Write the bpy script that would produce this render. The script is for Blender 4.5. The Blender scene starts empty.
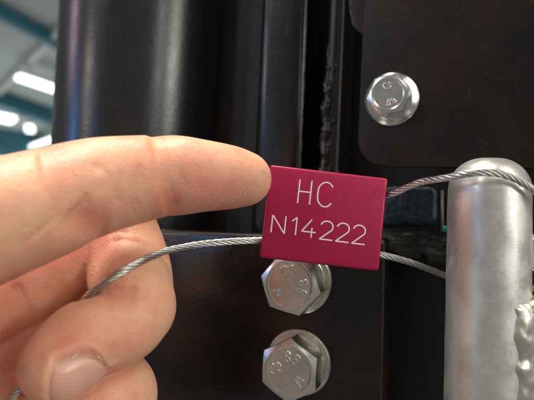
import bpy, bmesh, math, random
import numpy as np
from mathutils import Matrix, Vector

random.seed(7)
rng = np.random.default_rng(7)
R = math.radians
MM = 0.001
sc = bpy.context.scene
col = sc.collection

# ------------------------------------------------------------------ camera
F = 560.0                       # focal length in pixels of a 534 px wide picture
CAM = (Matrix.Rotation(R(90 + 9), 4, 'X') @ Matrix.Rotation(R(2.5), 4, 'Z'))
cam = bpy.data.cameras.new('camera')
cam_o = bpy.data.objects.new('camera', cam)
col.objects.link(cam_o)
cam_o.matrix_world = CAM
cam.sensor_width = 36
cam.lens = 36 * F / 534
cam.clip_start = 0.005
cam.clip_end = 200
cam.dof.use_dof = True
cam.dof.focus_distance = 0.110
cam.dof.aperture_fstop = 22.0
sc.camera = cam_o

# ------------------------------------------------------------------ world, lamps, exposure
w = bpy.data.worlds.new('World')
sc.world = w
w.use_nodes = True
w.node_tree.nodes['Background'].inputs[0].default_value = (1.0, 0.96, 0.90, 1)
w.node_tree.nodes['Background'].inputs[1].default_value = 0.15

sc.view_settings.view_transform = 'Standard'
sc.view_settings.look = 'None'
sc.view_settings.exposure = 0.42
sc.view_settings.gamma = 1.0
sc.render.engine = 'CYCLES'
sc.cycles.use_denoising = True
sc.cycles.max_bounces = 8
sc.cycles.sample_clamp_indirect = 6


def lamp(name, loc, target, size, watts, colour):
    """a rectangular area lamp: position in metres, right / ahead / up of the camera"""
    l = bpy.data.lights.new(name, 'AREA')
    l.shape = 'RECTANGLE'
    l.size, l.size_y = size
    l.energy = watts
    l.color = colour
    o = bpy.data.objects.new(name, l)
    col.objects.link(o)
    o.location = loc
    o.rotation_euler = (Vector(target) - Vector(loc)).to_track_quat('-Z', 'Y').to_euler()
    return o


def polar(az, el, d):
    """a place d metres away: azimuth to the right of straight ahead, elevation, in degrees"""
    a, e = R(az), R(el)
    return (d * math.sin(a) * math.cos(e), d * math.cos(a) * math.cos(e), d * math.sin(e))


HERE = (0, 0.12, 0)
lamp('hall_lamp', (-0.25, 0.22, 1.9), HERE, (1.3, 0.22), 60, (1.0, 0.92, 0.78))
lamp('hall_lamp', (1.5, -1.0, 2.0), HERE, (0.2, 1.4), 15, (1.0, 0.93, 0.80))
lamp('hall_lamp', (-2.4, -2.2, 1.9), HERE, (0.2, 1.6), 11, (1.0, 0.97, 0.92))
lamp('hall_lamp', (3.6, -3.0, 2.0), HERE, (0.3, 1.5), 15, (1.0, 0.95, 0.88))
lamp('hall_lamp', (0.5, -4.0, 2.1), HERE, (1.6, 0.3), 13, (1.0, 0.95, 0.88))
lamp('hall_lamp', polar(68, 24, 3), HERE, (0.25, 1.0), 19, (1.0, 0.88, 0.66))
# unseen lamps added behind and beside the viewer to streak the black post
lamp('streak_lamp', polar(147, 7, 5), HERE, (0.22, 1.2), 15, (1.0, 0.98, 0.94))
lamp('streak_lamp', polar(126, 9, 5), HERE, (0.24, 1.2), 20, (1.0, 0.98, 0.94))
lamp('streak_lamp', polar(106, 12, 5), HERE, (0.22, 1.0), 15, (1.0, 0.98, 0.94))
lamp('streak_lamp', polar(-90, 17, 5), HERE, (0.20, 0.7), 11, (1.0, 0.72, 0.90))
lamp('streak_lamp', polar(-99, 4, 5), HERE, (0.35, 0.5), 13, (0.10, 0.42, 1.0))
lamp('streak_lamp', polar(-130, 0, 5), HERE, (0.25, 0.5), 4, (0.10, 0.42, 1.0))
# compact lamps behind the viewer, mirrored as spots in the galvanised tube
lamp('hall_lamp', polar(-120, 7, 5), HERE, (0.28, 0.35), 13, (1.0, 0.92, 0.82))
lamp('hall_lamp', polar(131, 6, 5), HERE, (0.28, 0.35), 20, (1.0, 0.96, 0.88))
# unseen area lamp added low in the hall to brighten the far ceiling
lamp('ceiling_fill', (-5.0, 9.0, -1.2), (-5.0, 10.0, 2.7), (6.0, 6.0), 78, (0.88, 1.0, 1.0))


# ------------------------------------------------------------------ helpers
def cw(p):
    """camera-aligned mm (right, ahead, up) -> world metres"""
    return CAM @ Vector((p[0] * MM, p[2] * MM, -p[1] * MM))


CR = np.array(CAM.to_3x3())


def cw_np(a):
    a = np.asarray(a, float) * MM
    return np.stack([a[:, 0], a[:, 2], -a[:, 1]], 1) @ CR.T


def P(px, py, d):
    """a point that lies d mm ahead of the camera plane, in mm (right, ahead, up)"""
    return np.array([(px - 267) / F * d, d, -(py - 200) / F * d])


YAW, LEAN = R(20), R(3)
_l = Matrix.Rotation(LEAN, 3, 'Y')
EX = np.array(_l @ Vector((math.cos(YAW), -math.sin(YAW), 0)))
EY = np.array(_l @ Vector((math.sin(YAW), math.cos(YAW), 0)))
EZ = np.array(_l @ Vector((0, 0, 1)))
ORG = P(299, 330, 133)


def on_plane(px, py, y=0.0):
    """where the sight line meets the machine plane y mm behind the bolt plate, in machine mm (x, y, z)"""
    d = P(px, py, 1.0)
    t = ((ORG + EY * y) @ EY) / (d @ EY)
    q = d * t - ORG
    return np.array([q @ EX, y, q @ EZ])


def mach(p):
    p = np.atleast_2d(np.asarray(p, float))
    return ORG + p[:, :1] * EX + p[:, 1:2] * EY + p[:, 2:3] * EZ


def obj(name, verts_mm, faces, mat, parent=None, smooth=35):
    """verts in camera-aligned mm; the object's origin goes to the middle of its box"""
    v = cw_np(verts_mm)
    o_ = (v.min(0) + v.max(0)) / 2
    me = bpy.data.meshes.new(name)
    if parent is not None:
        base = np.array(parent.matrix_world.translation)
    else:
        base = o_
    me.from_pydata((v - o_).tolist(), [], [list(map(int, f)) for f in faces])
    me.update()
    if smooth:
        me.polygons.foreach_set('use_smooth', [True] * len(me.polygons))
        me.set_sharp_from_angle(angle=R(smooth))
    me.materials.append(mat)
    o = bpy.data.objects.new(name, me)
    col.objects.link(o)
    if parent is not None:
        o.parent = parent
        o.location = Vector(o_ - base)
        o.matrix_world  # evaluated later; parents have no rotation
    else:
        o.location = Vector(o_)
    o.matrix_basis = Matrix.Translation(o.location)
    bpy.context.view_layer.update()
    return o


def empty(name, p_mm):
    o = bpy.data.objects.new(name, None)
    o.empty_display_size = 0.005
    col.objects.link(o)
    o.location = cw(p_mm)
    bpy.context.view_layer.update()
    return o


def tag(o, label=None, cat=None, group=None, kind=None):
    if label: o['label'] = label
    if cat: o['category'] = cat
    if group: o['group'] = group
    if kind: o['kind'] = kind
    return o


def bm_out(bm):
    bmesh.ops.recalc_face_normals(bm, faces=bm.faces)
    bm.verts.index_update()
    v = np.array([x.co[:] for x in bm.verts])
    f = [[x.index for x in fc.verts] for fc in bm.faces]
    bm.free()
    return v, f


def fillet(pts, radii, n=7):
    """2-D outline with rounded corners"""
    out = []
    m = len(pts)
    for i in range(m):
        p = np.array(pts[i], float); a = np.array(pts[i - 1], float); b = np.array(pts[(i + 1) % m], float)
        r = radii[i] if hasattr(radii, '__len__') else radii
        if r <= 0:
            out.append(p); continue
        da = (a - p) / np.linalg.norm(a - p); db = (b - p) / np.linalg.norm(b - p)
        for k in range(n + 1):
            t = k / n
            q0 = p + da * r * (1 - t); q1 = p + db * r * t
            out.append(q0 * (1 - t) + q1 * t)
    return out


def slab(name, px_outline, y, thick, mat, parent=None, radii=0.0, bevel=0.7, seg=3, edge_glint=False):
    """a flat steel piece: its outline is traced on the machine plane y and it reaches `thick` mm further back"""
    o2 = [on_plane(px, py, y)[[0, 2]] for px, py in px_outline]
    o2 = fillet(o2, radii)
    bm = bmesh.new()
    vs = [bm.verts.new((p[0], y, p[1])) for p in o2]
    f = bm.faces.new(vs)
    ex = bmesh.ops.extrude_face_region(bm, geom=[f])
    for e in ex['geom']:
        if isinstance(e, bmesh.types.BMVert):
            e.co.y += thick
    front = [e for e in bm.edges if all(abs(v.co.y - y) < 1e-6 for v in e.verts)]
    if bevel:
        bmesh.ops.bevel(bm, geom=front, offset=bevel, segments=seg, affect='EDGES', profile=0.5, clamp_overlap=True)
    v, fs = bm_out(bm)
    o = obj(name, mach(v), fs, mat, parent, smooth=40)
    if edge_glint:                     # edge highlight painted as lighter bevel faces
        o.data.materials.append(M['edge_glint'])
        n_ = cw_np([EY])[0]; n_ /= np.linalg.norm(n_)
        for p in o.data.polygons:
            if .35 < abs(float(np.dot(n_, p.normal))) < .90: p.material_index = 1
    return o


def catmull(pts, n):
    p = np.asarray(pts, float)
    p = np.vstack([2 * p[0] - p[1], p, 2 * p[-1] - p[-2]])
    out = []
    for i in range(1, len(p) - 2):
        t = np.linspace(0, 1, n, endpoint=False)[:, None]
        a, b, c, d = p[i - 1], p[i], p[i + 1], p[i + 2]
        out.append(0.5 * (2 * b + (c - a) * t + (2 * a - 5 * b + 4 * c - d) * t ** 2 + (3 * b - a - 3 * c + d) * t ** 3))
    out.append(p[-2][None])
    return np.vstack(out)


def resample(c, step):
    s = np.concatenate([[0], np.cumsum(np.linalg.norm(np.diff(c, axis=0), axis=1))])
    n = max(4, int(s[-1] / step))
    t = np.linspace(0, s[-1], n)
    return np.stack([np.interp(t, s, c[:, k]) for k in range(c.shape[1])], 1)


def frames(c):
    t = np.gradient(c, axis=0)
    t /= np.linalg.norm(t, axis=1)[:, None]
    u = np.zeros_like(t)
    a = np.cross(t[0], [0, 0, 1.0])
    if np.linalg.norm(a) < .1: a = np.cross(t[0], [1.0, 0, 0])
    u[0] = a / np.linalg.norm(a)
    for i in range(1, len(c)):
        q = u[i - 1] - t[i] * (u[i - 1] @ t[i])
        u[i] = q / np.linalg.norm(q)
    return t, u, np.cross(t, u)


def tube(c, r, n=8, caps=True):
    """r: scalar or per point"""
    c = np.asarray(c, float)
    t, u, v = frames(c)
    r = np.broadcast_to(np.asarray(r, float), (len(c),))
    a = np.linspace(0, 2 * np.pi, n, endpoint=False)
    ring = c[:, None] + r[:, None, None] * (np.cos(a)[None, :, None] * u[:, None] + np.sin(a)[None, :, None] * v[:, None])
    V = ring.reshape(-1, 3)
    fs = []
    for i in range(len(c) - 1):
        for k in range(n):
            k2 = (k + 1) % n
            fs.append((i * n + k, i * n + k2, (i + 1) * n + k2, (i + 1) * n + k))
    if caps:
        fs.append(tuple(range(n))[::-1])
        fs.append(tuple((len(c) - 1) * n + k for k in range(n)))
    return V, fs


def join(parts):
    V, Fc, b = [], [], 0
    for v, f in parts:
        V.append(np.asarray(v)); Fc += [tuple(i + b for i in x) for x in f]; b += len(v)
    return np.vstack(V), Fc


def lathe(profile, n=64, close=True):
    """profile: (r, h) pairs; axis +Z; returns local verts"""
    V, fs = [], []
    a = np.linspace(0, 2 * np.pi, n, endpoint=False)
    for r, h in profile:
        V.append(np.stack([r * np.cos(a), r * np.sin(a), np.full(n, h)], 1))
    m = len(profile)
    for i in range(m - 1):
        for k in range(n):
            k2 = (k + 1) % n
            fs.append((i * n + k, i * n + k2, (i + 1) * n + k2, (i + 1) * n + k))
    if close:
        fs.append(tuple(range(n))[::-1])
        fs.append(tuple((m - 1) * n + k for k in range(n)))
    return np.vstack(V), fs


# ------------------------------------------------------------------ materials
def mat(name):
    m = bpy.data.materials.new(name)
    m.use_nodes = True
    nt = m.node_tree
    b = nt.nodes['Principled BSDF']
    return m, nt, b


def N(nt, t, **kw):
    n = nt.nodes.new(t)
    for k, v in kw.items():
        if k in n.inputs.keys() if hasattr(n.inputs, 'keys') else False:
            n.inputs[k].default_value = v
        else:
            setattr(n, k, v)
    return n


def noise(nt, scale, detail=4, rough=0.55, vec=None, dist=0.0):
    n = nt.nodes.new('ShaderNodeTexNoise')
    n.inputs['Scale'].default_value = scale
    n.inputs['Detail'].default_value = detail
    n.inputs['Roughness'].default_value = rough
    n.inputs['Distortion'].default_value = dist
    if vec is None:
        vec = nt.nodes.new('ShaderNodeTexCoord').outputs['Object']
    nt.links.new(vec, n.inputs['Vector'])
    return n.outputs['Fac']


def ramp(nt, fac, stops):
    r = nt.nodes.new('ShaderNodeValToRGB')
    e = r.color_ramp.elements
    while len(e) < len(stops): e.new(0.5)
    for x, (p, c) in zip(e, stops):
        x.position = p
        x.color = (c, c, c, 1) if not hasattr(c, '__len__') else (*c, 1)
    nt.links.new(fac, r.inputs[0])
    return r.outputs[0]


def mix(nt, fac, a, b, mode='MIX'):
    m = nt.nodes.new('ShaderNodeMix')
    m.data_type = 'RGBA'
    m.blend_type = mode
    for s, x in ((0, fac), (6, a), (7, b)):
        if hasattr(x, 'links'):
            nt.links.new(x, m.inputs[s])
        elif s == 0:
            m.inputs[0].default_value = x
        else:
            m.inputs[s].default_value = (*x, 1)
    return m.outputs[2]


def bump(nt, b, height, dist, strength=1.0, prev=None):
    n = nt.nodes.new('ShaderNodeBump')
    n.inputs['Strength'].default_value = strength
    n.inputs['Distance'].default_value = dist
    nt.links.new(height, n.inputs['Height'])
    if prev is not None:
        nt.links.new(prev, n.inputs['Normal'])
    nt.links.new(n.outputs[0], b.inputs['Normal'])
    return n.outputs[0]


def black_paint(name, base=(0.004, 0.004, 0.0045), rough=0.28, dust=0.35, dust_col=(0.09, 0.075, 0.06), peel=0.00003, spec=.5, stain_reflection=0.0, scratch=0.0):
    m, nt, b = mat(name)
    n1 = noise(nt, 60, 5, .6)
    n2 = noise(nt, 900, 3, .7)
    spots = ramp(nt, n2, [(0.62, 0.0), (0.75, 1.0)])
    cloud = ramp(nt, n1, [(0.45, 0.0), (0.8, dust)])
    c = mix(nt, cloud, base, tuple(x * 2.2 + y * .12 for x, y in zip(base, dust_col)))
    sp = nt.nodes.new('ShaderNodeMath'); sp.operation = 'MULTIPLY'
    nt.links.new(spots, sp.inputs[0]); sp.inputs[1].default_value = dust
    c = mix(nt, sp.outputs[0], c, dust_col)
    if stain_reflection:
        st = ramp(nt, noise(nt, 38, 6, .68, dist=.8), [(0.46, 0.0), (0.66, stain_reflection)])
        c = mix(nt, st, c, (0.030, 0.0105, 0.0075))
    if scratch:
        tcs = nt.nodes.new('ShaderNodeTexCoord'); mps = nt.nodes.new('ShaderNodeMapping')
        mps.inputs['Rotation'].default_value = (0, .5, .35); mps.inputs['Scale'].default_value = (1400, 1400, 30)
        nt.links.new(tcs.outputs['Object'], mps.inputs[0])
        sk = ramp(nt, noise(nt, 1.0, 3, .5, mps.outputs[0]), [(0.69, 0.0), (0.76, scratch)])
        msk = mix(nt, ramp(nt, noise(nt, 55, 3, .6), [(.5, 0.0), (.62, 1.0)]), (0, 0, 0), sk)
        c = mix(nt, msk, c, (0.085, 0.078, 0.07))
    nt.links.new(c, b.inputs['Base Color'])
    rr = ramp(nt, noise(nt, 140, 6, .65), [(0.3, rough * .88), (0.7, rough * 1.15)])
    nt.links.new(rr, b.inputs['Roughness'])
    b.inputs['Specular IOR Level'].default_value = spec
    p = bump(nt, b, noise(nt, 1100, 2, .5), peel, 1.0)
    bump(nt, b, noise(nt, 45, 3, .5), peel * 2.0, 1.0, p)
    return m


M = {}
M['post'] = black_paint('post_paint', base=(0.015, 0.0155, 0.0165), rough=0.27, dust=.10, peel=0.00003)
M['frame'] = black_paint('frame_paint', base=(0.005, 0.005, 0.0055), rough=.26, dust=.30)
_nt = M['frame'].node_tree; _b = _nt.nodes['Principled BSDF']
_tc = _nt.nodes.new('ShaderNodeTexCoord'); _mp = _nt.nodes.new('ShaderNodeMapping'); _mp.inputs['Scale'].default_value = (1500, 1500, 90)
_nt.links.new(_tc.outputs['Object'], _mp.inputs[0])
_sc = ramp(_nt, noise(_nt, 1.0, 4, .6, _mp.outputs[0]), [(.62, 0.0), (.74, .5)])
_old = _b.inputs['Base Color'].links[0].from_socket
_nt.links.new(mix(_nt, _sc, _old, (0.11, 0.10, 0.085)), _b.inputs['Base Color'])
M['plate'] = black_paint('plate_paint', base=(0.0042, 0.0032, 0.003), rough=.30, dust=.30, spec=.42, stain_reflection=.45, scratch=.35)
M['bracket'] = black_paint('bracket_paint', base=(0.005, 0.004, 0.004), rough=.20, dust=.30, stain_reflection=.9, scratch=.3)  # brown clouds paint the hand's warm reflection into the bolt plate
M['deep'] = black_paint('recess_paint', base=(0.0025, 0.0025, 0.0025), rough=.5, dust=.2)
M['bead'] = black_paint('bead_paint', base=(0.007, 0.0065, 0.006), rough=.24, dust=.5, dust_col=(0.16, 0.14, 0.10), peel=.00006)
m, nt, b = mat('blue_reflection')  # blue reflection on a dark panel, put into its base colour
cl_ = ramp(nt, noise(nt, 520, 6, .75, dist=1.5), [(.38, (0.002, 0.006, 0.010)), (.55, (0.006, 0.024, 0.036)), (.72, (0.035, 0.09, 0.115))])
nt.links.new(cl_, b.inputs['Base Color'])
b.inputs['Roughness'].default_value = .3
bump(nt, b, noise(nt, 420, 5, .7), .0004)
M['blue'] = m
M['edge_glint'] = black_paint('painted_edge_glint', base=(0.022, 0.019, 0.017), rough=.34, dust=.6, dust_col=(.14, .12, .10))  # lighter colour that paints the highlight along plate edges
M['brown'] = black_paint('brown_paint', base=(0.020, 0.013, 0.010), rough=.35, dust=.5)


def zinc(name, c1, c2, rough, bscale=500, metal=1.0, bump_d=.00003):
    m, nt, b = mat(name)
    f = ramp(nt, noise(nt, 160, 5, .65), [(0.3, 0.0), (0.7, 1.0)])
    c = mix(nt, f, c1, c2)
    dirt = ramp(nt, noise(nt, 420, 6, .7), [(0.60, 0.0), (0.78, .40)])
    c = mix(nt, dirt, c, (0.10, 0.085, 0.07))
    nt.links.new(c, b.inputs['Base Color'])
    b.inputs['Metallic'].default_value = metal
    rr = ramp(nt, noise(nt, 260, 5, .7), [(0.3, rough * .7), (0.7, rough * 1.4)])
    nt.links.new(rr, b.inputs['Roughness'])
    bump(nt, b, noise(nt, bscale, 4, .6), bump_d)
    return m


M['bolt'] = zinc('zinc_bolt', (0.86, 0.84, 0.76), (0.60, 0.585, 0.53), .28)
M['bolt_bright'] = zinc('bright_bolt', (0.78, 0.78, 0.76), (0.66, 0.67, 0.66), .22)
M['tube'] = zinc('galvanised', (0.70, 0.70, 0.65), (0.61, 0.61, 0.57), .36, 1400, .75, .000012)
M['weld'] = zinc('galvanised_weld', (0.66, 0.64, 0.56), (0.54, 0.52, 0.45), .34, 600, .85, .00005)
M['wire'] = zinc('steel_wire', (0.70, 0.70, 0.67), (0.54, 0.54, 0.51), .30, 900, 1.0, .00001)

M['strip'] = zinc('grey_strip', (0.22, 0.22, 0.20), (0.14, 0.14, 0.13), .4)
m, nt, b = mat('red_anodised')
f = noise(nt, 300, 4, .6)
tcs = nt.nodes.new('ShaderNodeTexCoord'); mps = nt.nodes.new('ShaderNodeMapping')
mps.inputs['Rotation'].default_value = (0, .9, .2); mps.inputs['Scale'].default_value = (2600, 2600, 60)
nt.links.new(tcs.outputs['Object'], mps.inputs[0])
sk = ramp(nt, noise(nt, 1.0, 3, .5, mps.outputs[0]), [(0.70, 0.0), (0.80, .28)])
nt.links.new(mix(nt, sk, mix(nt, f, (0.37, 0.007, 0.058), (0.41, 0.008, 0.066)), (.55, .12, .18)), b.inputs['Base Color'])
b.inputs['Metallic'].default_value = 0.25
nt.links.new(ramp(nt, noise(nt, 700, 8, .75, dist=2.0), [(.35, .30), (.75, .46)]), b.inputs['Roughness'])
b.inputs['Specular IOR Level'].default_value = 0.5
bump(nt, b, noise(nt, 2500, 2, .6), .000006)
M['red'] = m
m, nt, b = mat('engraved_aluminium')
b.inputs['Base Color'].default_value = (0.74, 0.68, 0.67, 1)
b.inputs['Metallic'].default_value = 0.2
b.inputs['Roughness'].default_value = 0.5
M['engrave'] = m
m, nt, b = mat('green_plastic')
b.inputs['Base Color'].default_value = (0.01, 0.22, 0.12, 1)
b.inputs['Roughness'].default_value = 0.4
M['green'] = m

# skin: colour from a per-vertex redness, the skin's own plus a painted glow, finger-print ridges and creases as relief
m, nt, b = mat('skin')
at = nt.nodes.new('ShaderNodeAttribute'); at.attribute_name = 'blush_glow'
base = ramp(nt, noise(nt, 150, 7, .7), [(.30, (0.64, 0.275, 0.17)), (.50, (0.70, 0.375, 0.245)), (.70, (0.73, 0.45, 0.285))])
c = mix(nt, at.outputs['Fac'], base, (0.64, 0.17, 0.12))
nt.links.new(c, b.inputs['Base Color'])
b.inputs['Subsurface Weight'].default_value = 0.6
b.inputs['Subsurface Radius'].default_value = (1.0, 0.28, 0.12)
b.inputs['Subsurface Scale'].default_value = 0.0022
b.inputs['Roughness'].default_value = 0.48
b.inputs['Specular IOR Level'].default_value = 0.42
wv = nt.nodes.new('ShaderNodeTexWave')
wv.wave_type = 'RINGS'; wv.rings_direction = 'SPHERICAL'
wv.inputs['Scale'].default_value = 620
wv.inputs['Distortion'].default_value = 7.0
wv.inputs['Detail'].default_value = 2.0
wv.inputs['Detail Scale'].default_value = 0.25
tc = nt.nodes.new('ShaderNodeTexCoord')
nt.links.new(tc.outputs['Object'], wv.inputs['Vector'])
p1 = bump(nt, b, wv.outputs['Fac'], .00003, .4)
vo = nt.nodes.new('ShaderNodeTexVoronoi'); vo.feature = 'DISTANCE_TO_EDGE'
vo.inputs['Scale'].default_value = 900
mp = nt.nodes.new('ShaderNodeMapping'); mp.inputs['Scale'].default_value = (1, .6, 1.4)
nt.links.new(tc.outputs['Object'], mp.inputs[0]); nt.links.new(mp.outputs[0], vo.inputs['Vector'])
p2 = bump(nt, b, vo.outputs['Distance'], .00012, .7, p1)
bump(nt, b, noise(nt, 420, 6, .66), .00016, .75, p2)
M['skin'] = m
m, nt, b = mat('nail')
nt.links.new(mix(nt, noise(nt, 200, 3, .6), (0.70, 0.35, 0.255), (0.74, 0.43, 0.32)), b.inputs['Base Color'])
b.inputs['Roughness'].default_value = 0.30
b.inputs['Subsurface Weight'].default_value = 0.3
b.inputs['Subsurface Scale'].default_value = 0.001
bump(nt, b, noise(nt, 500, 3, .6), .00003)
M['nail'] = m

m, nt, b = mat('dry_cuticle')
b.inputs['Base Color'].default_value = (0.74, 0.54, 0.42, 1)
b.inputs['Roughness'].default_value = .5
b.inputs['Subsurface Weight'].default_value = .3
b.inputs['Subsurface Scale'].default_value = .0005
M['flake'] = m
m, nt, b = mat('ceiling_panel')
nt.links.new(mix(nt, noise(nt, .6, 4, .6), (0.42, 0.46, 0.45), (0.52, 0.56, 0.54)), b.inputs['Base Color'])
b.inputs['Roughness'].default_value = .7
M['ceiling'] = m
m, nt, b = mat('teal_steel')
b.inputs['Base Color'].default_value = (0.03, 0.16, 0.22, 1)
b.inputs['Roughness'].default_value = .5
M['teal'] = m
m, nt, b = mat('lamp_tube')
b.inputs['Base Color'].default_value = (.9, .9, .9, 1)
b.inputs['Emission Color'].default_value = (0.95, 1.0, 1.0, 1)
b.inputs['Emission Strength'].default_value = 2.4
M['lit'] = m
m, nt, b = mat('lamp_housing')
b.inputs['Base Color'].default_value = (.6, .62, .62, 1)
M['housing'] = m

# ------------------------------------------------------------------ the hall's ceiling behind the post
CEIL = 2.7           # metres above the camera
WUP = CAM.to_3x3()


def ceil_hit(px, py, h=CEIL):
    d = WUP @ Vector(((px - 267) / F, -(py - 200) / F, -1))
    return d * (h / d.z)


def wobj(name, v, f, mt, parent=None, smooth=0):
    """like obj() but verts already in world metres"""
    v = np.asarray(v, float)
    o_ = (v.min(0) + v.max(0)) / 2
    me = bpy.data.meshes.new(name)
    me.from_pydata((v - o_).tolist(), [], f)
    me.materials.append(mt)
    o = bpy.data.objects.new(name, me)
    col.objects.link(o)
    if parent is not None:
        o.parent = parent
        o.location = Vector(o_) - parent.matrix_world.translation
    else:
        o.location = Vector(o_)
    bpy.context.view_layer.update()
    return o


BOXF = [(0, 1, 3, 2), (4, 6, 7, 5), (0, 4, 5, 1), (2, 3, 7, 6), (0, 2, 6, 4), (1, 5, 7, 3)]


def bar(a, b_, wd, ht):
    """a box from a to b (world m), wd wide, ht high, hanging below the line"""
    a, b_ = np.array(a, float), np.array(b_, float)
    t = (b_ - a) / np.linalg.norm(b_ - a)
    s = np.cross(t, [0, 0, 1.0]); s /= np.linalg.norm(s)
    up = np.cross(s, t)
    v = [q + s * i * wd / 2 - up * k * ht for q in (a, b_) for i in (-1, 1) for k in (0, 1)]
    return v, BOXF


v = [(-14, 3, CEIL), (2, 3, CEIL), (2, 40, CEIL), (-14, 40, CEIL), (-14, 3, CEIL + .1), (2, 3, CEIL + .1), (2, 40, CEIL + .1), (-14, 40, CEIL + .1)]
ceil_o = wobj('ceiling', v, [(3, 2, 1, 0), (4, 5, 6, 7), (0, 1, 5, 4), (1, 2, 6, 5), (2, 3, 7, 6), (3, 0, 4, 7)], M['ceiling'])
tag(ceil_o, 'pale grey panelled ceiling of the hall behind the post', 'ceiling', kind='structure')


def beam(pa, pb, wd, ht, mt='teal', drop=0.02):
    a, b_ = ceil_hit(*pa), ceil_hit(*pb)
    dirv = (b_ - a).normalized()
    a = a - dirv * 4; b_ = b_ + dirv * 4
    a.z = b_.z = CEIL - drop
    return wobj('roof_beam', *bar(a, b_, wd, ht), M[mt])


tag(beam((0, 4), (66, 40), .10, .12), 'teal steel roof beam nearest the top corner of the picture', 'beam', 'teal roof beams')
tag(beam((0, 92), (60, 113), .20, .20), 'teal steel roof beam below the long bright strip light', 'beam', 'teal roof beams')
tag(beam((0, 134), (52, 141), .9, .35), 'bright teal roof beam lowest in view above the index finger', 'beam', 'teal roof beams')
tag(beam((24, 62), (75, 10), .08, .08, 'housing'), 'thin grey ceiling rail crossing between the teal beams', 'beam')


def fixture(pa, pb, wd, label, drop=.25):
    h = CEIL - drop
    a, b_ = ceil_hit(*pa, h), ceil_hit(*pb, h)
    e = bpy.data.objects.new('ceiling_light', None); col.objects.link(e)
    e.location = (a + b_) / 2
    bpy.context.view_layer.update()
    tag(e, label, 'light', 'strip lights on the hall ceiling')
    up = Vector((0, 0, .05))
    wobj('housing', *bar(a + up, b_ + up, wd * 1.15, .045), M['housing'], e)
    wobj('diffuser', *bar(a, b_, wd, .05), M['lit'], e)
    for t in (.2, .8):
        q = a.lerp(b_, t) + up
        wobj('hanger', *bar(q + Vector((0, 0, drop - .05)), q + Vector((.02, 0, drop - .05)), .02, drop - .052), M['housing'], e)
    return e


fixture((18, 75), (62, 90), .11, 'long bright strip light ending behind the black post')
fixture((-14, 113), (14, 119), .28, 'bright strip light cut by the edge of the picture under the second beam')
fixture((26, 127), (34, 128), .28, 'small round looking bright light beside the post edge')
fixture((-10, 153), (6, 155), .28, 'lowest bright light just above the index finger')
fixture((22, 150), (60, 136), .10, 'slanting light strip lowest beside the post')

# ------------------------------------------------------------------ the black machine
# round post
top = P(151, -60, 186); bot = P(122, 420, 186)
ax = (bot - top)
cyl_c = np.array([top + ax * t for t in np.linspace(-.6, 1.3, 60)])
V, Fc = tube(cyl_c, 27.2, 128)
tag(obj('support_post', V, Fc, M['post'], smooth=50), 'thick glossy black round post left of the tag', 'post')

# flat bars between the post and the cover plate
back = slab('back_wall', [(165, -350), (760, -350), (700, 600), (110, 600)], 34, 4, M['deep'], bevel=0)
tag(back, 'dark back sheet in the gaps between the black bars', 'panel')
ch = slab('channel_bar', [(276.5, -350), (319.5, -350), (296, 300), (244, 300)], 14, 18, M['frame'], bevel=3.8, seg=8)
tag(ch, 'black square bar with rounded shiny edges above the tag', 'bar')
thin = slab('edge_bar', [(343, -350), (359, -350), (332, 300), (316, 300)], 17, 15, M['frame'], bevel=2.0, seg=5, edge_glint=True)
tag(thin, 'narrow black bar with a rough weld bead above the tag', 'bar')
# weld bead: a lumpy string down the narrow bar
pts = []
for py in np.linspace(40, 205, 90):
    px = 335 - (py + 60) * 15 / 360 + 1.0 * math.sin(py * .21) + random.uniform(-.5, .5)
    q = on_plane(px, py, 18.3)
    pts.append(q)
pts = np.array(pts)
rad = 1.9 + .2 * np.sin(np.linspace(0, 48, len(pts))) + rng.normal(0, .10, len(pts))
rad *= np.clip(np.linspace(.35, 2.2, len(pts)), .35, 1)
V, Fc = tube(mach(pts), rad, 10)
V = V + rng.normal(0, .06, V.shape)
obj('weld_bead', V, Fc, M['bead'], thin, smooth=80)
for k in range(34):
    py = random.uniform(40, 178); px = random.choice([random.uniform(343, 356), random.uniform(312, 318), random.uniform(322, 340)])
    y = 16.6 if 322 <= px <= 340 else 33.6
    bm = bmesh.new(); bmesh.ops.create_icosphere(bm, subdivisions=2, radius=random.uniform(.15, .42))
    v, f = bm_out(bm)
    v = v * [1, 1, 1.4] + on_plane(px, py, y)
    obj('weld_spatter', mach(v), f, M['bead'], thin, smooth=80)
gus = slab('gusset', [(358, -350), (386, -350), (368, 40), (352, 26), (349, 8)], 10, 5, M['brown'], radii=[0, 0, 0, .8, .6], bevel=.5)
tag(gus, 'dusty brown corner of a gusset beside the cover plate', 'gusset')

# cover plate, upper right
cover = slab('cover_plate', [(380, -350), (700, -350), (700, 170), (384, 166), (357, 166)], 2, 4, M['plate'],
             radii=[0, 0, 0, 0, 7.5], bevel=1.2, seg=5, edge_glint=True)
tag(cover, 'large black cover plate with a rounded corner behind the flanged bolt', 'plate')

# bolt plate, bottom
low = slab('bolt_plate', [(120, 229), (385, 239), (379, 600), (100, 600)], 0, 8, M['bracket'], radii=[0, 1.5, 0, 0], bevel=.9, seg=4, edge_glint=True)
tag(low, 'glossy black plate carrying the two hexagon bolts', 'plate')

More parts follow.
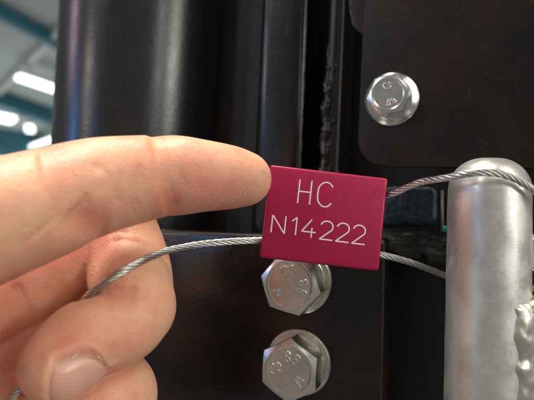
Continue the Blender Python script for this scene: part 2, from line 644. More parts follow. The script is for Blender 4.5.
# recess right of the tag: ledge with wrinkled paint, dark panel with a blue reflection painted in, strip, cable tie end
led = empty('recess_bracket', mach([on_plane(415, 250, 12)])[0])
tag(led, 'wrinkled black ledge and dark panel with a painted blue reflection in the recess beside the tube', 'bracket')
slab('reflecting_panel', [(380, 186), (437, 186), (437, 226), (380, 228)], 20, 5, M['blue'], led, radii=2.5, bevel=1.4, seg=4)
slab('upright_strip', [(440.5, 190), (443.5, 190), (443.5, 232), (440.5, 232)], 12, 3, M['strip'], led, bevel=.4)
slab('inner_panel', [(386, 252), (600, 252), (600, 470), (384, 470)], 24, 5, M['deep'], led, bevel=.6)
g = 26
xs = np.linspace(-4, 34, g * 3); zs = np.linspace(0, 1, g)
x0 = on_plane(372, 240, 8)
nz = rng.normal(0, 1, (g, g * 3))
for _ in range(3):
    nz = (nz + np.roll(nz, 1, 0) + np.roll(nz, -1, 0) + np.roll(nz, 1, 1) + np.roll(nz, -1, 1)) / 5
for _ in range(5):
    nz = (nz + np.roll(nz, 1, 1) + np.roll(nz, -1, 1)) / 3
nz /= nz.std()
V = []
for j, t in enumerate(zs):
    for i, x in enumerate(xs):
        V.append((x0[0] + x, 8 + 12 * t + nz[j, i] * .15, x0[2] - 2.2 + 4.6 * t + nz[j, i] * .24))
n_ = len(V)
V += [(a, b_ + .5, c_ - 1.6) for a, b_, c_ in V]
W_ = g * 3
Fc = []
for j in range(g - 1):
    for i in range(W_ - 1):
        a = j * W_ + i
        Fc.append((a, a + 1, a + W_ + 1, a + W_)); Fc.append((n_ + a, n_ + a + W_, n_ + a + W_ + 1, n_ + a + 1))
for i in range(W_ - 1):
    a = i; Fc.append((a + 1, a, n_ + a, n_ + a + 1))
    a = (g - 1) * W_ + i; Fc.append((a, a + 1, n_ + a + 1, n_ + a))
for j in range(g - 1):
    a = j * W_; Fc.append((a, a + W_, n_ + a + W_, n_ + a))
    a = j * W_ + W_ - 1; Fc.append((a + W_, a, n_ + a, n_ + a + W_))
obj('ledge', mach(V), Fc, M['bead'], led, smooth=80)
c = mach([on_plane(443, 229, 7), on_plane(447, 229, 7), on_plane(453, 229.5, 7)])
V, Fc = tube(resample(catmull(c, 6), .4), .75, 10)
tag(obj('cable_end', V, Fc, M['green'], smooth=50), 'tiny green plastic end peeking out beside the tube', 'plastic end')

# ------------------------------------------------------------------ stroke lettering
GL = {
    'H': [[(0, 0), (0, 1)], [(.62, 0), (.62, 1)], [(0, .5), (.62, .5)]],
    'N': [[(0, 0), (0, 1), (.62, 0), (.62, 1)]],
    '1': [[(.0, .76), (.22, 1), (.22, 0)]],
    '4': [[(.42, 1), (0, .30), (.64, .30)], [(.45, .55), (.45, 0)]],
    '.': [[(0.0, .02), (.14, .02), (.14, .14), (0.0, .14), (0.0, .04)]],
}


def arc(cx, cy, rx, ry, a0, a1, n=14):
    return [(cx + rx * math.cos(R(a0 + (a1 - a0) * k / n)), cy + ry * math.sin(R(a0 + (a1 - a0) * k / n))) for k in range(n + 1)]


GL['C'] = [arc(.33, .5, .33, .5, 40, 90, 5) [:-1] + arc(.33, .62, .33, .38, 90, 180, 8) + arc(.33, .38, .33, .38, 180, 270, 8) + arc(.33, .5, .33, .5, 270, 320, 5)[1:]]
GL['2'] = [arc(.31, .70, .30, .30, 165, -35, 14) + [(0, 0), (.64, 0)]]
GL['8'] = [arc(.28, .75, .23, .25, -90, 270, 18), arc(.28, .25, .28, .25, 90, 450, 18)]
GL['S'] = [arc(.28, .75, .26, .25, 40, 270, 14) + arc(.28, .25, .28, .25, 90, -140, 14)[1:]]


def glyph(ch, h, width, frame, x, y, r, flat=.35):
    """frame: function (u, v, w) mm -> camera mm. returns mesh of strokes lying on the face"""
    parts = []
    for line in GL[ch]:
        p = np.array([(x + a * width, y + b_ * h, 0) for a, b_ in line])
        p = resample(p, r * 1.2) if len(p) < 6 else p
        v, f = tube(p, r, 8)
        v[:, 2] *= flat
        parts.append((v, f))
    V, Fc = join(parts)
    return frame(V), Fc


# ------------------------------------------------------------------ bolts
def local_frame(org, spin=0.0):
    """x/y in the plate's plane, z out of the plate towards the viewer; org in machine mm"""
    c_, s_ = math.cos(spin), math.sin(spin)

    def fr(v):
        v = np.atleast_2d(np.asarray(v, float))
        x = v[:, 0] * c_ - v[:, 1] * s_
        z = v[:, 0] * s_ + v[:, 1] * c_
        return mach(np.stack([org[0] + x, org[1] - v[:, 2], org[2] + z], 1))
    return fr


def hex_head(rc, h, rflat, n=96, slope=.5):
    """chamfered hexagon head: corners at radius rc"""
    a = np.linspace(0, 2 * np.pi, n, endpoint=False)
    k = np.mod(a, np.pi / 3) - np.pi / 6
    rh = rc * math.cos(math.pi / 6) / np.cos(k)
    rings = []
    rings.append(np.stack([rh * np.cos(a), rh * np.sin(a), 0 * a], 1))
    zt = h - np.clip(rh - rflat, 0, None) * slope
    rings.append(np.stack([rh * np.cos(a), rh * np.sin(a), zt], 1))
    rings.append(np.stack([rflat * np.cos(a), rflat * np.sin(a), 0 * a + h], 1))
    rings.append(np.stack([(rflat - .35) * np.cos(a), (rflat - .35) * np.sin(a), 0 * a + h + .03], 1))
    rings.append(np.stack([(rflat - .7) * np.cos(a), (rflat - .7) * np.sin(a), 0 * a + h - .10], 1))
    V = np.vstack(rings); fs = []
    for i in range(len(rings) - 1):
        for j in range(n):
            j2 = (j + 1) % n
            fs.append((i * n + j, i * n + j2, (i + 1) * n + j2, (i + 1) * n + j))
    fs.append(tuple((len(rings) - 1) * n + j for j in range(n)))
    fs.append(tuple(range(n))[::-1])
    return V, fs


def bolt_marks(frame, z, r, marks, size, stroke, m_, parent):
    """marks: (text, direction in degrees) set round the face, tops outward"""
    for text, ang in marks:
        wd = {'8': .66, '.': .3, 'C': .8, 'S': .7, 'N': .75}
        tot = sum(wd[c_] for c_ in text) * size
        parts = []
        x = -tot / 2
        for c_ in text:
            fr = lambda v: v
            v, f = glyph(c_, size, size * .9, fr, x, -size / 2, stroke, .8)
            x += wd[c_] * size
            parts.append((v, f))
        V, Fc = join(parts)
        t = R(ang - 90)
        # bend the text round the circle
        ang_x = -V[:, 0] / r
        rr = r + V[:, 1]
        vx = rr * np.sin(-ang_x); vy = rr * np.cos(-ang_x)
        x2 = vx * math.cos(t) - vy * math.sin(t); y2 = vx * math.sin(t) + vy * math.cos(t)
        V = np.stack([x2, y2, V[:, 2] + z], 1)
        obj('grade_mark', frame(V), Fc, m_, parent, smooth=60)


def hex_bolt(px, py, spin, marks, label):
    o0 = on_plane(px, py, 0)
    e = empty('hex_bolt', mach([o0])[0])
    tag(e, label, 'bolt', 'hexagon bolts on the black plate')
    fr0 = local_frame(o0)
    V, Fc = lathe([(4.2, .02), (7.5, .02), (7.75, .25), (7.75, 1.5), (7.5, 1.75), (4.2, 1.75)], 72)
    obj('washer', fr0(V), Fc, M['bolt'], e)
    V, Fc = lathe([(4.2, 1.8), (6.6, 1.8), (6.8, 2.0), (6.8, 3.2), (6.6, 3.4), (4.2, 3.4)], 72)
    obj('lock_washer', fr0(V), Fc, M['bolt'], e)
    fr = local_frame(o0, spin)
    V, Fc = hex_head(7.15, 5.6, 5.55)
    V[:, 2] += 3.42
    hd = obj('head', fr(V), Fc, M['bolt'], e, smooth=20)
    bolt_marks(fr0, 3.42 + 5.55, 3.15, marks, 2.15, .20, M['bolt'], hd)
    return e


hex_bolt(301, 280, R(50), [('CS', 95), ('8.8', -10), ('N', 215)], 'hexagon bolt with washer partly hidden under the red tag')
hex_bolt(300, 361, R(30), [('8.8', 75), ('CS', 170), ('N', -40)], 'lower hexagon bolt with washer cut by the bottom of the picture')

o0 = on_plane(392, 99.5, 2)
fb = empty('flange_bolt', mach([o0])[0])
tag(fb, 'bright zinc flanged bolt on the black cover plate', 'bolt')
fr = local_frame(o0, R(12))
V, Fc = lathe([(3, .02), (5.8, .02), (6.1, .2), (6.15, .6), (6.0, .85), (5.2, 1.35), (4.7, 1.8), (3, 1.8)], 80)
obj('flange', fr(V), Fc, M['bolt_bright'], fb)
V, Fc = hex_head(4.75, 4.9, 3.85, slope=.45)
V[:, 2] += 1.6
hd = obj('head', fr(V), Fc, M['bolt_bright'], fb, smooth=20)
bolt_marks(local_frame(o0), 1.6 + 4.8, 1.9, [('8.8', -70), ('CS', 95)], 1.3, .13, M['bolt_bright'], hd)

# ------------------------------------------------------------------ galvanised tube
TB = 107.0
tube_e = empty('galvanised_tube', P(487, 470, 104))
tag(tube_e, 'grey galvanised steel tube with a domed end and a welded lug', 'tube')
a0 = P(489, 196, TB); a1 = P(485, 520, 104.5)
dirv = (a1 - a0) / np.linalg.norm(a1 - a0)
prof = [(-7.3 * t, 7.55 * max(1 - t ** 2.5, 0.0004) ** (1 / 2.3)) for t in np.sin(np.linspace(1, 0, 26) * np.pi / 2)]
cc, rr_ = [], []
for s_, r_ in prof:
    cc.append(a0 + dirv * s_); rr_.append(r_)
for s_ in np.linspace(2, 66, 40):
    cc.append(a0 + dirv * s_); rr_.append(7.55 + s_ * .004)
V, Fc = tube(np.array(cc), np.array(rr_), 128)
# slightly flattened, uneven dome as hot-dip zinc leaves it
V = V + (np.sin(V[:, [0]] * .9 + 1) * np.sin(V[:, [2]] * .55)) * .06
obj('pipe', V, Fc, M['tube'], tube_e, smooth=50)
# welded lug to the right
lug = [(521, 312), (560, 300), (600, 300), (600, 470), (515, 470)]
l0 = [P(px, py, 100.5) for px, py in lug]
l1 = [p + np.array([0, 5.0, 0]) for p in l0]
bm = bmesh.new()
vs = [bm.verts.new(p) for p in l0]; f = bm.faces.new(vs)
ex = bmesh.ops.extrude_face_region(bm, geom=[f])
for q in ex['geom']:
    if isinstance(q, bmesh.types.BMVert): q.co.y += 5
bmesh.ops.bevel(bm, geom=list(bm.edges), offset=.7, segments=3, affect='EDGES', clamp_overlap=True)
v, f = bm_out(bm)
obj('lug', v, f, M['tube'], tube_e)
# second lug higher up, mostly outside the frame
l0 = [P(px, py, 112) for px, py in [(530, 236), (580, 232), (580, 268), (528, 272)]]
bm = bmesh.new()
vs = [bm.verts.new(p) for p in l0]; f = bm.faces.new(vs)
ex = bmesh.ops.extrude_face_region(bm, geom=[f])
for q in ex['geom']:
    if isinstance(q, bmesh.types.BMVert): q.co.y += 4
bmesh.ops.bevel(bm, geom=list(bm.edges), offset=.8, segments=3, affect='EDGES', clamp_overlap=True)
v, f = bm_out(bm)
obj('stub', v, f, M['tube'], tube_e)

# ------------------------------------------------------------------ red tag
TC = P(324.3, 217.6, 110.0)
ta, tt = R(-6.6), R(5.0)
TU = np.array([math.cos(ta), 0, math.sin(ta)])
TV0 = np.array([-math.sin(ta), 0, math.cos(ta)])
TN0 = np.array([0, -1.0, 0])
TV = TV0 * math.cos(tt) - TN0 * math.sin(tt)
TN = TN0 * math.cos(tt) + TV0 * math.sin(tt)


def tag_fr(v):
    v = np.atleast_2d(np.asarray(v, float))
    return TC + v[:, :1] * TU + v[:, 1:2] * TV + v[:, 2:3] * TN


TW, TH, TT = 23.5, 18.4, 4.2
bm = bmesh.new()
bmesh.ops.create_cube(bm, size=1)
for q in bm.verts:
    q.co.x *= TW; q.co.y *= TH; q.co.z = q.co.z * TT - TT / 2
bmesh.ops.bevel(bm, geom=list(bm.edges), offset=.55, segments=4, affect='EDGES', profile=.55)
v, f = bm_out(bm)
tg = obj('seal_tag', tag_fr(v), f, M['red'], smooth=35)
tag(tg, 'dark red anodised metal tag engraved HC N14222 between finger and tube', 'tag')
# cable channels through the tag
CH = (5.85, -5.85)
for k, y in enumerate(CH):
    cv, cf = tube(np.array([(-30., y, -TT / 2), (0, y, -TT / 2), (30., y, -TT / 2)]), .95, 24)
    cut = obj('cutter', tag_fr(cv), cf, M['red'])
    md = tg.modifiers.new('channel', 'BOOLEAN'); md.object = cut; md.operation = 'DIFFERENCE'; md.solver = 'EXACT'
bpy.context.view_layer.update()
dg = bpy.context.evaluated_depsgraph_get()
new = bpy.data.meshes.new_from_object(tg.evaluated_get(dg))
tg.modifiers.clear(); tg.data = new
for o in [o for o in bpy.data.objects if o.name.startswith('cutter')]:
    bpy.data.objects.remove(o)


def tag_uv(px, py):
    """picture position -> position on the tag's face"""
    d = P(px, py, 1.0)
    t = (TC @ TN) / (d @ TN)
    q = d * t - TC
    return np.array([q @ TU, q @ TV])


def letter(ch, bl, top, wpx):
    """bl/top: bottom-left and top of the letter's left side, in the picture"""
    a = tag_uv(*bl); t = tag_uv(*top)
    h = abs(t[1] - a[1])
    wd = wpx / 5.09
    parts = []
    for line in GL[ch]:
        p = np.array([(a[0] + u * wd, a[1] + b_ * h, 0.0) for u, b_ in line])
        p = resample(p, .12)
        v, f = tube(p, .135, 8)
        v[:, 2] = v[:, 2] * .22 + .004
        parts.append((v, f))
    V, Fc = join(parts)
    obj('letter', tag_fr(V), Fc, M['engrave'], tg, smooth=60)


letter('H', (297.4, 203.2), (300, 179.3), 19.5)
letter('C', (316.5, 206.0), (319.5, 181.6), 24.5)
letter('N', (270.8, 232.3), (273, 214.8), 21.5)
letter('1', (290.6, 234.6), (292.6, 217.0), 21)
letter('4', (301.0, 236.6), (303.5, 218.6), 22)
letter('2', (319.2, 239.0), (321.5, 220.6), 20.5)
letter('2', (335.4, 241.1), (337.7, 222.6), 20.5)
letter('2', (351.6, 243.2), (353.8, 224.6), 20.5)

# ------------------------------------------------------------------ the hand: one continuous skin from a distance field
H = .38       # grid step, mm


def chain(pts, n=14):
    """(px, py, depth, half-width px) -> dense polyline of (x, y, z, r) in mm"""
    q = []
    for px, py, d, hw in pts:
        q.append([*P(px, py, d), hw * d / F])
    return catmull(q, n)


index_f = chain([(244, 178.8, 103.4, 27.5), (228, 177.2, 103, 32), (200, 175.8, 101.2, 36.3), (178, 175.6, 99.6, 39.8), (160, 176.2, 98.2, 40.8), (130, 180.5, 95.4, 44.6), (95, 187, 92, 48.8), (52, 201.5, 87.5, 54.5), (0, 219, 82.5, 60.5), (-70, 245, 77.5, 68), (-150, 285, 75, 76)], 10)
mid_prox = chain([(-160, 372, 82, 72), (-95, 338, 90, 62), (-30, 305, 98, 50), (20, 284, 104, 43), (52, 272, 107.5, 41), (68, 262, 109.5, 40)], 10)
mid_mid = chain([(119, 236, 112, 40), (125, 254, 110, 41), (130, 274, 106.5, 41.5), (132, 302, 100.5, 42)], 10)
mid_tip = chain([(133, 309, 99, 41.5), (121, 325, 95.5, 39.5), (88, 338.5, 91, 40.5), (69, 354, 88.5, 39.5), (56, 367, 86.5, 36.5)], 10)
ring_a = chain([(-150, 460, 86, 70), (-60, 425, 96, 56), (30, 400, 105, 44), (88, 385, 108, 40), (112, 390, 104, 42), (110, 404, 97, 43), (84, 432, 91, 42), (56, 458, 88, 37)], 10)
pinky = chain([(-140, 540, 90, 62), (-60, 510, 98, 48), (20, 490, 104, 38), (70, 480, 104, 36), (84, 496, 97, 37), (60, 520, 92, 36), (40, 536, 90, 32)], 10)
palm = chain([(-190, 300, 84, 95), (-175, 380, 88, 100), (-170, 460, 92, 95), (-165, 520, 95, 80)], 8)
wrist = chain([(-230, 390, 84, 130), (-330, 400, 78, 140), (-430, 405, 74, 150)], 8)
web = chain([(-120, 350, 92, 62), (-50, 350, 101, 54), (10, 345, 107, 48), (60, 340, 111, 44)], 8)
thumb = chain([(-260, 300, 78, 85), (-240, 200, 68, 80), (-205, 120, 62, 70), (-180, 60, 58, 66), (-165, 15, 56, 55)], 8)

lo = np.array([-93., 66., -58.]); hi = np.array([3.0, 122., 30.])
# extend the box to take in wrist and thumb
for cset in (wrist, thumb, palm, pinky):
    lo = np.minimum(lo, (cset[:, :3] - cset[:, 3:]).min(0) - 2); hi = np.maximum(hi, (cset[:, :3] + cset[:, 3:]).max(0) + 2)
HC = 1.2      # coarse step outside the picture is not needed: fine grid only where the skin is
dims = np.ceil((hi - lo) / H).astype(int) + 1
gx = [lo[k] + H * np.arange(dims[k]) for k in range(3)]
BIG = 30.0


def field(chains, band=3.2):
    """distance to a chain of tapered segments, filled only near it"""
    f = np.full(dims, BIG, np.float32)
    for ch_ in (chains if isinstance(chains, list) else [chains]):
        for a, b_ in zip(ch_[:-1], ch_[1:]):
            rm = max(a[3], b_[3]) + band
            i0 = np.maximum(np.floor((np.minimum(a[:3], b_[:3]) - rm - lo) / H).astype(int), 0)
            i1 = np.minimum(np.ceil((np.maximum(a[:3], b_[:3]) + rm - lo) / H).astype(int) + 1, dims)
            if (i1 <= i0).any(): continue
            X = gx[0][i0[0]:i1[0], None, None]; Y = gx[1][None, i0[1]:i1[1], None]; Z = gx[2][None, None, i0[2]:i1[2]]
            d = b_[:3] - a[:3]; L2 = float(d @ d) + 1e-9
            t = np.clip(((X - a[0]) * d[0] + (Y - a[1]) * d[1] + (Z - a[2]) * d[2]) / L2, 0, 1)
            dist = np.sqrt((X - a[0] - t * d[0]) ** 2 + (Y - a[1] - t * d[1]) ** 2 + (Z - a[2] - t * d[2]) ** 2) - (a[3] + t * (b_[3] - a[3]))
            s = f[i0[0]:i1[0], i0[1]:i1[1], i0[2]:i1[2]]
            np.minimum(s, dist, out=s)
    return f


def smin(a, b_, k):
    h = np.clip(.5 + .5 * (b_ - a) / k, 0, 1).astype(np.float32)
    return b_ * (1 - h) + a * h - k * h * (1 - h)


f = field(palm)
f = smin(f, field(wrist), 6.0)
f = smin(f, field(thumb), 5.0)
f = smin(f, field(mid_prox), 3.0)
f = smin(f, field(web), .8)
f = smin(f, field(ring_a), 1.0)
f = smin(f, field(pinky), 1.0)
f = smin(f, field(mid_mid), .8)
ft = field(mid_tip)
f = smin(f, ft, 1.3)
f = smin(f, field(index_f), .7)

# creases and soft pads, addressed by the direction they are seen in and limited in depth
PX = lambda X, Y: X / Y * F + 267
XX = gx[0][:, None, None]; YY = gx[1][None, :, None]; ZZ = gx[2][None, None, :]


def carve(px_pts, d0, d1, width, depth, wide=0.0):
    global f
    c = np.array(px_pts, float)
    q = np.vstack([P(x, y, (d0 + d1) / 2) for x, y in px_pts])
    pad = 6
    l_ = np.minimum(q.min(0) - pad, 1e9); h_ = q.max(0) + pad
    l_[1], h_[1] = d0 - 1, d1 + 1
    i0 = np.maximum(((l_ - lo) / H).astype(int), 0); i1 = np.minimum(((h_ - lo) / H).astype(int) + 2, dims)
    if (i1 <= i0).any(): return
    X = gx[0][i0[0]:i1[0], None, None]; Y = gx[1][None, i0[1]:i1[1], None]; Z = gx[2][None, None, i0[2]:i1[2]]
    u = X / Y * F + 267 + 0 * Z; v = 200 - Z / Y * F + 0 * X
    best = np.full(u.shape, 1e9); tt_ = np.zeros(u.shape); sd_ = np.zeros(u.shape)
    n = len(c) - 1
    for k in range(n):
        a, b_ = c[k], c[k + 1]
        d = b_ - a; L2 = d @ d
        t = np.clip(((u - a[0]) * d[0] + (v - a[1]) * d[1]) / L2, 0, 1)
        ds = np.hypot(u - a[0] - t * d[0], v - a[1] - t * d[1])
        m_ = ds < best
        sd_ = np.where(m_, d[0] * (v - a[1]) - d[1] * (u - a[0]), sd_); best = np.where(m_, ds, best); tt_ = np.where(m_, (k + t) / n, tt_)
    mm = best * ((d0 + d1) / 2) / F
    fade = np.clip(np.minimum(tt_, 1 - tt_) * 6, 0.15, 1)
    win = np.clip((d1 - Y) / 1.5, 0, 1) * np.clip((Y - d0) / 1.5, 0, 1)
    f[i0[0]:i1[0], i0[1]:i1[1], i0[2]:i1[2]] += (depth * fade * win * np.exp(-(mm / (width if not wide else np.where(sd_ < 0, wide, width))) ** 2)).astype(np.float32)


# end joint of the index finger: the middle phalanx bulges over the crease
carve([(150, 128), (153, 146), (157, 166), (162, 186), (167, 204), (169, 220)], 84, 99, .55, .62, 3.4)
carve([(166, 176), (172, 192), (176, 208)], 84, 99, .45, .18)
carve([(178, 168), (184, 180), (188, 190)], 84, 99, .5, .10)
# middle joint of the index finger
carve([(38, 140), (42, 166), (48, 190), (56, 214), (64, 244)], 70, 87, .5, .50, 5.0)
carve([(70, 206), (78, 214), (92, 223), (112, 229)], 70, 92, 2.4, .85)
carve([(92, 160), (98, 176), (106, 196)], 70, 92, .6, .14, 1.8)
carve([(70, 166), (76, 184), (86, 200)], 70, 92, .6, .10)
for k in range(14):
    x = random.uniform(58, 140); y = random.uniform(160, 205)
    carve([(x, y), (x + random.uniform(3, 8), y + random.uniform(8, 16))], 70, 96, .4, .13)
for k in range(5):
    carve([(18 + k * 6, 244 - k * 5 + random.uniform(-2, 2)), (34 + k * 6, 236 - k * 5), (48 + k * 5, 226 - k * 4)], 68, 88, .35, .13)
# folds of the curled middle finger
carve([(66, 310), (84, 299), (98, 294), (114, 291), (130, 290.5), (144, 293), (158, 298)], 84, 108, .8, .55)
carve([(100, 298), (120, 294), (138, 297)], 84, 108, 3.0, .4)
carve([(108, 244), (122, 240), (140, 244), (152, 250)], 92, 112, .6, .3)
carve([(104, 236), (118, 232), (132, 234)], 92, 114, .5, .2)
carve([(14, 282), (22, 296), (32, 316)], 88, 106, .8, .6)
for k in range(6):
    x = random.uniform(100, 128); y = 306 + k * 4 + random.uniform(-2, 2)
    carve([(x, y), (x + 12, y + 3), (x + random.uniform(20, 34), y + 2)], 84, 102, .38, .17)

# nail of the curled middle finger, laid out along (s, mm) and round (th) the finger's end
NT0 = P(62, 373, 87.0); NT1 = P(112, 359, 91.0)
n_ax = (NT0 - NT1) / np.linalg.norm(NT0 - NT1)
_tw = -P(75, 385, 86); _tw /= np.linalg.norm(_tw)
n_up = _tw * .88 + np.array([.10, 0, -1.0]) * .47
n_up -= n_ax * (n_up @ n_ax); n_up /= np.linalg.norm(n_up)
n_sd = np.cross(n_ax, n_up)
NS0, NS1, NTH = -6.2, 2.6, R(46)


def nail_half(s):
    """half angle of the nail at distance s along the finger: rounded at the root, straight at the free edge"""
    t = np.clip((s - NS0) / (NS1 - NS0), 0, 1)
    return NTH * np.clip(1 - (1 - np.clip(t / .45, 0, 1)) ** 2.2, 0, 1) ** .5


def nail_dist(s, th):
    """signed mm to the nail's outline, negative inside"""
    a = (np.abs(th) - nail_half(s)) * 6.0
    return np.maximum(np.maximum(a, NS0 - s), s - NS1 + 1.3 * np.clip(th / NTH, -1.2, 1.2) ** 2)


q0 = np.minimum(NT0, NT1) - 12; q1 = np.maximum(NT0, NT1) + 12
i0 = np.maximum(((q0 - lo) / H).astype(int), 0); i1 = np.minimum(((q1 - lo) / H).astype(int), dims)
G = np.stack(np.meshgrid(*[gx[k][i0[k]:i1[k]] for k in range(3)], indexing='ij'), -1) - NT0
S_ = G @ n_ax; A_ = np.arctan2(G @ n_sd, G @ n_up); RR = np.hypot(G @ n_sd, G @ n_up)
nd = nail_dist(S_, A_)
near = np.clip((9.5 - RR) / 1.0, 0, 1) * np.clip((RR - 2.5) / 1.0, 0, 1)
g_ = .38 * np.exp(-((nd - .1) / .45) ** 2) - .42 * np.exp(-((nd - 1.2) / .9) ** 2) + .18 * np.clip(-nd / .8, 0, 1)
f[i0[0]:i1[0], i0[1]:i1[1], i0[2]:i1[2]] += (g_ * near).astype(np.float32)


def surface_nets(f):
    s = f < 0
    nx, ny, nz = f.shape
    corners = [(i, j, k) for i in (0, 1) for j in (0, 1) for k in (0, 1)]
    cnt = np.zeros((nx - 1, ny - 1, nz - 1), np.int8)
    for i, j, k in corners:
        cnt += s[i:nx - 1 + i, j:ny - 1 + j, k:nz - 1 + k]
    act = (cnt > 0) & (cnt < 8)
    ids = np.full(act.shape, -1, np.int64)
    I, J, K = np.nonzero(act)
    ids[I, J, K] = np.arange(len(I))
    acc = np.zeros((len(I), 3)); num = np.zeros(len(I))
    for a in corners:
        for ax_ in range(3):
            if a[ax_]: continue
            b_ = list(a); b_[ax_] = 1
            fa = f[I + a[0], J + a[1], K + a[2]].astype(float); fb = f[I + b_[0], J + b_[1], K + b_[2]].astype(float)
            x = (fa < 0) != (fb < 0)
            t = np.where(x, fa / np.where(x, fa - fb, 1), 0)
            p = np.tile(np.array(a, float), (len(I), 1)); p[:, ax_] += t
            acc += p * x[:, None]; num += x
    V = np.stack([I, J, K], 1) + acc / num[:, None]
    quads = []
    for ax_ in range(3):
        o1, o2 = [(1, 2), (2, 0), (0, 1)][ax_]
        sl0 = [slice(None)] * 3; sl1 = [slice(None)] * 3
        sl0[ax_] = slice(0, -1); sl1[ax_] = slice(1, None)
        x = s[tuple(sl0)] != s[tuple(sl1)]
        q = np.array(np.nonzero(x)).T
        ok = (q[:, o1] > 0) & (q[:, o2] > 0) & (q[:, o1] < f.shape[o1] - 1) & (q[:, o2] < f.shape[o2] - 1)
        q = q[ok]
        ins = s[tuple(q.T)]

        def cell(d1, d2):
            c_ = q.copy(); c_[:, o1] -= d1; c_[:, o2] -= d2
            return ids[tuple(c_.T)]
        Q = np.stack([cell(1, 1), cell(0, 1), cell(0, 0), cell(1, 0)], 1)
        Q[~ins] = Q[~ins][:, ::-1]
        quads.append(Q)
    return V, np.vstack(quads)


V, Q = surface_nets(f)
V = lo + V * H
# light smoothing that keeps the creases
nb = np.vstack([Q[:, [0, 1]], Q[:, [1, 2]], Q[:, [2, 3]], Q[:, [3, 0]]])
for it in range(4):
    acc = np.zeros_like(V); num = np.zeros(len(V))
    for a, b_ in ((0, 1), (1, 0)):
        for k in range(3):
            acc[:, k] += np.bincount(nb[:, a], V[nb[:, b_], k], len(V))
        num += np.bincount(nb[:, a], minlength=len(V))
    V = V + (.5 if it % 2 == 0 else -.30) * (acc / num[:, None] - V)
ctr = cw_np(V)
org = (ctr.min(0) + ctr.max(0)) / 2
me = bpy.data.meshes.new('hand')
me.vertices.add(len(V)); me.vertices.foreach_set('co', (ctr - org).astype(np.float32).ravel())
me.loops.add(Q.size); me.loops.foreach_set('vertex_index', Q.astype(np.int32).ravel())
me.polygons.add(len(Q)); me.polygons.foreach_set('loop_start', np.arange(0, Q.size, 4, dtype=np.int32))
me.polygons.foreach_set('use_smooth', np.ones(len(Q), bool))
me.update(calc_edges=True); me.validate()
me.materials.append(M['skin'])
# natural redness of the skin (creases, finger tips, flexed joints) and a painted glow
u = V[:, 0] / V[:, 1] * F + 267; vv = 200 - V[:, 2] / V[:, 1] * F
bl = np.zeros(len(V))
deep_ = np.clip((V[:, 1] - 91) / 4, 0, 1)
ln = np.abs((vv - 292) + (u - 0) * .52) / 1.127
bl = np.maximum(bl, .55 * deep_ * np.exp(-(np.clip(ln - 4, 0, None) / 12) ** 2) * (u < 108))  # red light glow under the index finger, painted as a band
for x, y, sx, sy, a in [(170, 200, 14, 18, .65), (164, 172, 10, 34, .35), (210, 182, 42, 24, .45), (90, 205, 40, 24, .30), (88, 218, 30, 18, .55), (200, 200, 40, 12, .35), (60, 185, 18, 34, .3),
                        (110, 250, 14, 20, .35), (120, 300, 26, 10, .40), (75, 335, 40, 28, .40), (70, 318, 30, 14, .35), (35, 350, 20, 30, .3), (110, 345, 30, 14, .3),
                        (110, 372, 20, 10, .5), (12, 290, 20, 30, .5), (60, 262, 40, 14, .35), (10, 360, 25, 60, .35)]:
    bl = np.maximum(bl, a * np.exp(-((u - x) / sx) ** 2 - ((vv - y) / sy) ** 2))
at_ = me.attributes.new('blush_glow', 'FLOAT', 'POINT')
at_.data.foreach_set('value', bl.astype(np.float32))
hand = bpy.data.objects.new('hand', me)
hand.location = Vector(org)
col.objects.link(hand)
bpy.context.view_layer.update()
tag(hand, 'bare left hand with outstretched index finger touching the red tag', 'hand')

# the nail plate follows the finger's end and stands a little proud of it
def sample(p):
    q = (np.asarray(p) - lo) / H
    i = np.clip(np.floor(q).astype(int), 0, dims - 2); t = q - i
    out = 0
    for a in (0, 1):
        for b_ in (0, 1):
            for c_ in (0, 1):
                wgt = (t[..., 0] if a else 1 - t[..., 0]) * (t[..., 1] if b_ else 1 - t[..., 1]) * (t[..., 2] if c_ else 1 - t[..., 2])
                out = out + wgt * f[i[..., 0] + a, i[..., 1] + b_, i[..., 2] + c_]
    return out


ns, na = 26, 30
S = np.linspace(NS0 + .1, NS1, ns)[:, None] * np.ones((1, na))
hh = nail_half(S[:, :1]) * .985
TH_ = hh * np.linspace(-1, 1, na)[None]
S = S - 1.3 * (TH_ / NTH) ** 2 * np.clip((S - NS1 + 3) / 3, 0, 1)
dirs = np.cos(TH_)[..., None] * n_up + np.sin(TH_)[..., None] * n_sd
base_ = NT0 + S[..., None] * n_ax
rad_ = np.zeros((ns, na)); done = np.zeros((ns, na), bool)
for r_ in np.arange(2.5, 11, .1):
    out_ = (sample(base_ + dirs * r_) > 0) & ~done
    rad_[out_] = r_; done |= out_
rad_[~done] = 7
for _ in range(6):
    pd = np.pad(rad_, 1, mode='edge')
    rad_ = (pd[1:-1, 1:-1] * 2 + pd[:-2, 1:-1] + pd[2:, 1:-1] + pd[1:-1, :-2] + pd[1:-1, 2:]) / 6
e_ = 1 - np.abs(TH_) / np.maximum(hh, 1e-6)
rad_ += -.06 + .24 * np.clip(e_ * 3, 0, 1) - .22 * np.clip(1 - (S - NS0) / 1.5, 0, 1) - .20 * np.clip((S - NS1 + 1.4) / 1.4, 0, 1) ** 2
vt = (base_ + dirs * rad_[..., None]).reshape(-1, 3); vb = (base_ + dirs * (rad_ - .45)[..., None]).reshape(-1, 3)
V = np.vstack([vt, vb]); n_ = ns * na; Fc = []
for i in range(ns - 1):
    for j in range(na - 1):
        a = i * na + j
        Fc += [(a, a + 1, a + na + 1, a + na), (n_ + a, n_ + a + na, n_ + a + na + 1, n_ + a + 1)]
for j in range(na - 1):
    a = j; Fc.append((a + 1, a, n_ + a, n_ + a + 1)); a = (ns - 1) * na + j; Fc.append((a, a + 1, n_ + a + 1, n_ + a))
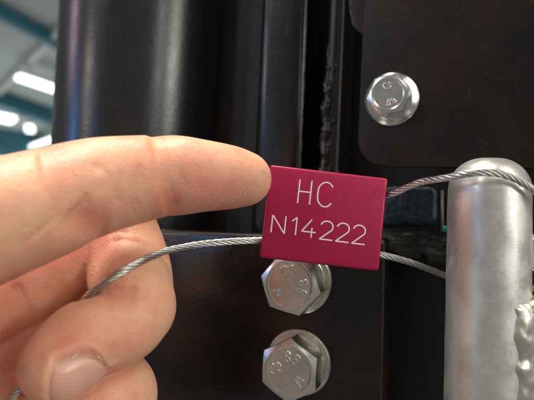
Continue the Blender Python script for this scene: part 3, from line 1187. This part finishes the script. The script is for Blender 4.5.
for i in range(ns - 1):
    a = i * na; Fc.append((a, a + na, n_ + a + na, n_ + a)); a = i * na + na - 1; Fc.append((a + na, a, n_ + a, n_ + a + na))
obj('nail', V, Fc, M['nail'], hand, smooth=60)

# torn cuticle along the nail's upper edge
top_sign = 1.0 if n_sd[2] > 0 else -1.0
for k, (sa, sb, lift) in enumerate([(-5.2, -4.5, .30), (-1.7, -.8, .18), (-6.1, -5.8, .40)]):
    ss = np.linspace(sa, sb, 8)
    th = top_sign * (nail_half(ss) + .02 + .03 * np.sin(np.linspace(0, 3, 8) + k))
    dr = np.cos(th)[:, None] * n_up + np.sin(th)[:, None] * n_sd
    bs = NT0 + ss[:, None] * n_ax
    rr_ = np.zeros(8)
    for r_ in np.arange(9, 2.5, -.05):
        hit_ = (sample(bs + dr * r_) < 0) & (rr_ == 0)
        rr_[hit_] = r_
    c = bs + dr * (rr_ + .04 + lift * np.linspace(0, 1, 8) ** 2)[:, None]
    V, Fc = tube(c, .11 * np.sin(np.linspace(.5, 2.9, 8)) + .02, 6)
    obj('cuticle_flake', V, Fc, M['flake'], hand, smooth=80)

# ------------------------------------------------------------------ wire rope through the tag, round the tube
cl = tag_fr([(-TW / 2, CH[1], -TT / 2), (-TW / 4, CH[1], -TT / 2), (TW / 4, CH[1], -TT / 2), (TW / 2, CH[1], -TT / 2)])
cu = tag_fr([(TW / 2, CH[0], -TT / 2), (TW / 4, CH[0], -TT / 2), (-TW / 3, CH[0], -TT / 2)])

def skin_at(px, py, d0=70, d1=125):
    """depth at which the sight line first meets the skin"""
    d = np.arange(d0, d1, .1)
    hit = sample(np.array([P(px, py, x) for x in d])) < 0
    return d[np.argmax(hit)] if hit.any() else d1


lay = lambda px, py: P(px, py, skin_at(px, py) - .66)
path = [P(-30, 470, 95), P(-2, 425, 94.5), P(13, 397, 95.0), P(30, 378, 96.5), P(58, 345, 97.5), P(74, 316, 97.5), P(85, 299, lay(98, 287.5)[1] + .5), lay(98, 287.5)]
path += [lay(110, 279), lay(124, 270.5), lay(140, 262), lay(154, 255.5), P(172, 249.5, 104.5), P(210, 243.2, 109.5)]
path += list(cl)
path += [P(412, 263, 112.5), P(447, 276, 115.6), P(480, 286, 117.0), P(520, 290, 116.8), P(560, 280, 114), P(582, 250, 108), P(566, 214, 102), P(534, 190.5, 99.2), P(512, 177.5, 98.3), P(490, 172.6, 98.1), P(468, 173.6, 98.6), P(448, 177.5, 101), P(418, 183, 107)]
path += list(cu)
cen = resample(catmull(np.array(path), 24), .16)
t_, u_, v_ = frames(cen)
s_ = np.arange(len(cen)) * .16
CRAD = .67
parts = []
rs = CRAD / 3.0
for k in range(6):
    ph = 2 * np.pi * k / 6 + s_ * 2 * np.pi / 9.0
    off = np.cos(ph)[:, None] * u_ + np.sin(ph)[:, None] * v_
    tan2 = -np.sin(ph)[:, None] * u_ + np.cos(ph)[:, None] * v_
    c2 = cen + off * rs * 2
    for j in range(6):
        ph2 = 2 * np.pi * j / 6 - s_ * 2 * np.pi / 4.2 + k
        c3 = c2 + rs * .64 * (np.cos(ph2)[:, None] * off + np.sin(ph2)[:, None] * tan2)
        parts.append(tube(c3, rs * .40, 5))
V, Fc = join(parts)
tag(obj('wire_rope', V, Fc, M['wire'], smooth=80), 'thin twisted steel cable running from the hand through the red tag round the tube', 'cable')


# ------------------------------------------------------------------ weld between tube and lug
pts = []
for k in range(17):
    px = 518.5 + 1.6 * math.sin(k * 1.7) + random.uniform(-1, 1); py = 309 + k * 8.2 + random.uniform(-1.5, 1.5)
    pts.append([*P(px, py, 99.9 + .12 * (px - 514)), random.uniform(2.3, 2.7) * (.75 if k in (0, 6) else 1)])
pts += [[*P(x, y, 100.6 + .1 * (x - 514)), 1.5] for x, y in ((511, 308), (525, 305), (532, 302), (539, 300))]
pts = np.array(pts)
wl = pts[:, :3].min(0) - 3; wh = .2
wd = np.ceil((pts[:, :3].max(0) + 3 - wl) / wh).astype(int)
G = np.stack(np.meshgrid(*[wl[k] + wh * np.arange(wd[k]) for k in range(3)], indexing='ij'), -1)
wf = np.full(wd, 9.0)
for q in pts:
    wf = smin(wf, np.linalg.norm((G - q[:3]) * [1, 1.15, 1.5], axis=-1) - q[3], 1.3)
wf += .05 * np.sin(G[..., 0] * 2.3 + G[..., 2] * .7) * np.sin(G[..., 2] * 1.3 + 1 + np.sin(G[..., 0] * 1.7))
V, Q = surface_nets(wf)
obj('weld_bead', wl + V * wh, Q.tolist(), M['weld'], tube_e, smooth=80)
